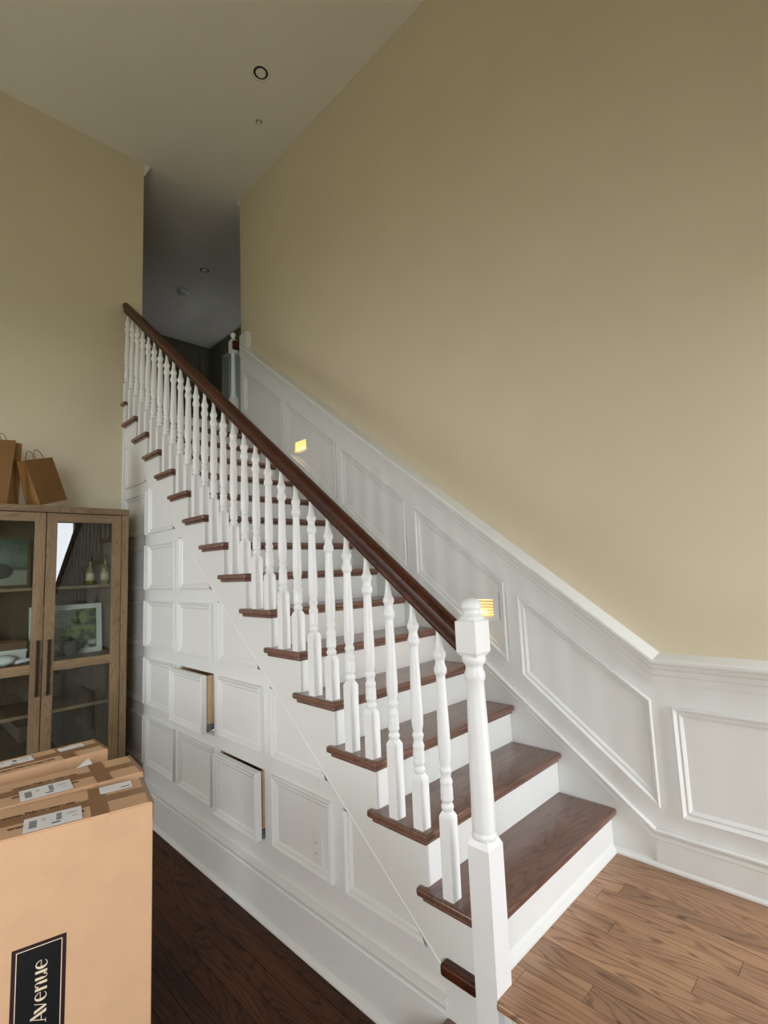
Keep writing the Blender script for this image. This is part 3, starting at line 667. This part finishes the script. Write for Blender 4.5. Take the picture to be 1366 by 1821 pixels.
# left middle shelf: white storage box, tray on it, figurine, crumpled cloth, roll
wbx = empty('storage_box', (-.86, 3.25, .797)); tag(wbx, 'small white storage box on the left middle shelf', 'box')
MB().box(-.152, .152, -.09, .09, 0, .090).build('box_body', 'plastic', wbx, .003)
MB().box(-.156, .156, -.094, .094, .076, .094).build('lid', 'plastic', wbx, .003)
ty = empty('wooden_tray', (-.87, 3.26, .892)); tag(ty, 'shallow brown wooden tray on top of the white storage box', 'tray')
MB().box(-.16, .16, -.09, .09, 0, .012).build('tray_base', 'traywood', ty, .002)
for q in ((-.165, .165, -.1, -.09), (-.165, .165, .09, .1), (-.165, -.155, -.09, .09), (.155, .165, -.09, .09)): MB().box(*q, 0, .05).build('tray_side', 'traywood', ty, .002)
fg = MB().lathe([(0, .03), (.01, .034), (.05, .026), (.075, .018), (.09, .022), (.105, .024), (.12, .018), (.128, .004)], seg=20).build('figurine', 'ceram'); fg.location = (-.90, 3.25, .905); tag(fg, 'pale ceramic figurine standing in the wooden tray', 'figurine')
cl = MB(); rnd = random.Random(5); loops = []
for i in range(9):
    t = math.pi * (i + .5) / 9; loops.append([(.075 * math.sin(t) * math.cos(2 * math.pi * k / 16) * rnd.uniform(.75, 1.15), .045 * math.sin(t) * math.sin(2 * math.pi * k / 16) * rnd.uniform(.75, 1.1), .036 - .036 * math.cos(t) * rnd.uniform(.8, 1.05)) for k in range(16)])
cl.loft(loops, True, True, True); o = cl.build('crumpled_cloth', 'cloth'); o.location = (-.845, 3.105, .798); tag(o, 'crumpled white cloth in front of the white storage box', 'cloth')
rr_ = empty('paper_roll', (-.70, 3.10, .817)); tag(rr_, 'thin white paper roll beside the crumpled cloth', 'roll')
MB().tube([(-.08, 0, -.004), (.06, .02, .012)], .012, 14).build('roll_body', 'cloth', rr_)
# paper bags
def bag(label, loc, rot, wd, dp, hh, m, side, hnd=True):
    root = empty('paper_bag', loc); root.rotation_euler = rot; tag(root, label, 'paper bag', 'paper bags on the cabinet')
    a, b2 = wd / 2, dp / 2; ta, tb = a * 1.0, b2 * .55
    v = lambda x, y, z: (x, y, z)
    # front, back, gusseted sides, bottom
    MB().add([v(-a, -b2, 0), v(a, -b2, 0), v(ta, -tb, hh), v(-ta, -tb, hh)], [(0, 1, 2, 3)]).build('front_panel', m, root)
    MB().add([v(-a, b2, 0), v(a, b2, 0), v(ta, tb, hh), v(-ta, tb, hh)], [(3, 2, 1, 0)]).build('back_panel', m, root)
    for s in (-1, 1):
        MB().add([v(s * a, -b2, 0), v(s * a, b2, 0), v(s * ta, tb, hh), v(s * ta, -tb, hh), v(s * (a - .001), 0, .06), v(s * (ta - tb * .9), 0, hh)], [(0, 4, 5, 3), (1, 2, 5, 4), (0, 1, 4)]).build('gusset', side, root)
    MB().add([v(-a, -b2, 0), v(a, -b2, 0), v(a, b2, 0), v(-a, b2, 0)], [(0, 3, 2, 1)]).build('base', m, root)
    for o in root.children:
        if o.type == 'MESH': sm = o.modifiers.new('solid', 'SOLIDIFY'); sm.thickness = .0015
    if hnd:
        for s in (-1, 1):
            pts = []
            for t in range(13):
                u = t / 12; ang = math.pi * u; pts.append((-.045 + .09 * u, s * tb, hh - .02 + .085 * math.sin(ang) ** .8))
            MB().tube(pts, .0028, 6).build('handle', 'cord', root)
    return root
bag('smaller brown paper bag leaning to the left on the cabinet', (-.622, 3.13, 1.884), (math.radians(-3), math.radians(-17), math.radians(28)), .215, .13, .315, 'kraft_shaded', 'kraft')
bag('taller brown paper bag standing upright at the cabinet centre', (-.935, 3.18, 1.862), (0, math.radians(3), math.radians(-32)), .26, .16, .44, 'kraft_shaded', 'kraft')

# ------------------------------------------------------------------ cardboard boxes
def text_mesh(body, size, bold=0.):
    c = bpy.data.curves.new('t', 'FONT'); c.body = body; c.size = size; c.extrude = 0; c.offset = bold
    o = bpy.data.objects.new('t', c); COL.objects.link(o); dg = bpy.context.evaluated_depsgraph_get(); dg.update()
    me = bpy.data.meshes.new_from_object(o.evaluated_get(dg)); bpy.data.objects.remove(o); bpy.data.curves.remove(c); return me
def letters():
    P = []      # quads / polygons in (x along baseline, y up), x-height 1
    def pl(*p): P.append(list(p))
    def A(x): pl((x + .84, 0), (x + 1.14, 0), (x + .66, 1.30), (x + .44, 1.30)); pl((x + .02, 0), (x + .10, 0), (x + .56, 1.16), (x + .50, 1.22)); pl((x + .22, .36), (x + .92, .36), (x + .90, .43), (x + .25, .43)); pl((x - .12, 0), (x + .26, 0), (x + .26, .06), (x - .12, .06))
    def v(x): pl((x, 1), (x + .28, 1), (x + .60, .16), (x + .52, 0), (x + .42, 0)); pl((x + .50, .0), (x + .56, .0), (x + .92, 1), (x + .84, 1))
    def arc(cx, cy, rx, ry, a0, a1, th0, th1, n=18):
        for i in range(n):
            q = []
            for j in (i, i + 1):
                t = j / n; a = math.radians(a0 + (a1 - a0) * t); k = th0 + (th1 - th0) * math.sin(math.pi * t)
                q.append(((cx + rx * math.cos(a), cy + ry * math.sin(a)), (cx + (rx - k) * math.cos(a), cy + (ry - k * .5) * math.sin(a))))
            pl(q[0][0], q[1][0], q[1][1], q[0][1])
    def e(x): arc(x + .42, .5, .42, .5, 5, 325, .04, .25); pl((x + .12, .50), (x + .83, .50), (x + .83, .56), (x + .12, .56))
    def n(x): pl((x + .02, 0), (x + .26, 0), (x + .26, .96), (x + .02, 1.0)); pl((x + .60, 0), (x + .84, 0), (x + .84, .66), (x + .60, .62)); arc(x + .55, .62, .29, .38, 0, 165, .20, .10, 12)
    def u(x): pl((x + .02, .34), (x + .26, .38), (x + .26, 1), (x + .02, 1)); pl((x + .60, .04), (x + .84, 0), (x + .84, 1), (x + .60, 1)); arc(x + .31, .38, .29, .38, 180, 345, .20, .10, 12)
    A(0); v(.92); e(1.92); n(2.86); u(3.84); e(4.80)
    return P
def flat(polys, f):
    mb = MB()
    for p in polys: mb.add([f(*q) for q in p], [tuple(range(len(p)))])
    return mb
bi = 0
def carton(label, loc, ang, L, T, Hh, lab, small, tape_u, rows, front_print=False, flapped=None):
    root = empty('cardboard_box', loc, ang); tag(root, label, 'box', 'tall shipping boxes in front of the cabinet')
    MB().box(-L, 0, 0, T, 0, Hh - .004).build('carton', 'card', root, .004, 2)
    for n0, n1 in ((.002, T / 2 - .0015), (T / 2 + .0015, T - .002)):
        MB().box(-L + .003, -.003, n0, n1, Hh - .0045, Hh).build('top_flap', 'card', root, .0012)
    z = Hh
    # tape along the seam, tape across, tape down the front
    MB().box(-L + .001, -.0005, T / 2 - .028, T / 2 + .028, z - .001, z + .0006).build('seam_tape', 'tape', root)
    mb = MB().box(tape_u[0], tape_u[1], -.0006, T + .0004, z + .0001, z + .0009)
    mb.build('cross_tape', 'tape', root)
    MB().box(tape_u[0], tape_u[1], -.0008, .0002, z - .040, z + .0009).build('front_tape', 'clear_tape', root)
    MB().box(-.012, .0008, .0, T, z + .0002, z + .0008).box(.0002, .0009, .0, T, z - .05, z + .0008).build('end_tape', 'tape', root)
    for txt, u1, n0, sz in rows:
        me = text_mesh(txt, sz, .0012); wmax = max(v.co.x for v in me.vertices)
        for v_ in me.vertices: v_.co = Vector((v_.co.x - wmax + u1, v_.co.y + n0, z + .0012))
        link('printed_text', me, 'ink2', root)
    def lbl(name, u0, u1, n0, n1, rot=0., bars=True):
        o = MB().box(-(u1 - u0) / 2, (u1 - u0) / 2, -(n1 - n0) / 2, (n1 - n0) / 2, 0, .0005).build(name, 'label', root); o.location = ((u0 + u1) / 2, (n0 + n1) / 2, z + .0014); o.rotation_euler = (0, 0, rot)
        wd, hh = (u1 - u0) / 2, (n1 - n0) / 2
        if bars:
            ps = []
            for x0, x1, y0, y1, nb in ((-wd + .014, -wd + .034, -hh + .02, hh - .028, 9), (.008, .022, -hh + .035, hh - .012, 8)):
                ps = []
                for k in range(nb):
                    ya_ = y0 + (y1 - y0) * k / nb; ps.append([(x0, ya_), (x1, ya_), (x1, ya_ + (y1 - y0) / nb * (.45 + .3 * ((k * 7) % 3) / 2)), (x0, ya_ + (y1 - y0) / nb * (.45 + .3 * ((k * 7) % 3) / 2))])
                flat(ps, lambda a, b: (a, b, .0007)).build('barcode', 'ink', o)
            ps = []
            for x0, y0, x1, y1 in ((-.03, .02, -.018, .023), (-.03, .008, -.02, .011), (.035, .02, .065, .022), (.035, .012, .058, .014), (.048, -.012, .062, -.009), (-.004, -.034, .018, -.026)): ps.append([(x0, y0), (x1, y0), (x1, y1), (x0, y1)])
            flat(ps, lambda a, b: (a, b, .0007)).build('printed_lines', 'ink', o)
        else:
            flat([[(wd * .3, -hh * .5), (wd * .85, -hh * .5), (wd * .85, -hh * .3), (wd * .3, -hh * .3)]], lambda a, b: (a, b, .0007)).build('printed_line', 'ink', o)
        return o
    if lab: lbl('shipping_label', *lab)
    if small: lbl('packing_slip', *small, bars=False)
    if flapped:
        o = MB().add([(flapped[0], flapped[1], z + .0016), (flapped[0] + .058, flapped[1] + .004, z + .003), (flapped[0] + .052, flapped[1] + .06, z + .012)], [(0, 1, 2)]).build('peeling_slip', 'label', root)
    if front_print:
        F_ = lambda o_: (lambda a, b: (a, -o_, Hh + b))
        lab_ = MB().box(-.363, -.232, -.0006, .0002, Hh - .79, Hh - .303).build('printed_panel', 'maroon', root)
        o1, i1 = rect(-.353, -.243, -.782, -.312), None
        flat([rect(-.353, -.242, -.781, -.312)], F_(.0008)).build('border_line', 'cream', lab_)
        flat([rect(-.3505, -.2445, -.7785, -.3145)], F_(.0010)).build('black_field', 'black', lab_)
        s = .0292
        flat(letters(), lambda x, y: (-.277 - y * s, -.0013, Hh - .516 + x * s)).build('lettering', 'cream', lab_)
        me = text_mesh('7th', .040, .0004)
        for v_ in me.vertices: x, y = v_.co.x, v_.co.y; v_.co = Vector((-.277 - y, -.0013, Hh - .606 + x))
        link('lettering', me, 'cream', lab_)
    return root
BH = .98
a1 = math.radians(-11.9)
c1 = Vector((-.769, .747, ZF)); u1 = Vector((math.cos(a1), math.sin(a1), 0)); n1 = Vector((-math.sin(a1), math.cos(a1), 0))
carton('nearest tall cardboard box with a black printed panel on its front', c1, a1, .60, .246, BH, (-.349, -.198, .008, .112), (-.140, -.040, .172, .236), (-.175, -.126), [('www.7thavenue.co', -.214, .152, .0255), ('www.7thavenue.co', -.19, .058, .0255)], True)
a2 = a1 + math.radians(5.5)
carton('middle cardboard box of the row, behind the nearest one', c1 + u1 * .014 + n1 * .306, a2, .60, .235, BH, (-.380, -.228, -.004 + .012, .116), None, (-.155, -.105), [('www.7thavenue.co', -.20, .150, .0255), ('www.7thavenue.co', -.205, .062, .0255)], False, (-.195, .222))
a3 = a1 + math.radians(12)
carton('rearmost cardboard box of the row, nearest the cabinet', c1 + u1 * -.075 + n1 * .70, a3, .60, .20, BH, (-.40, -.25, .10, .17), (-.155, -.06, .12, .17), (-.165, -.115), [('www.7thavenue.co', -.19, .035, .0255)], False)
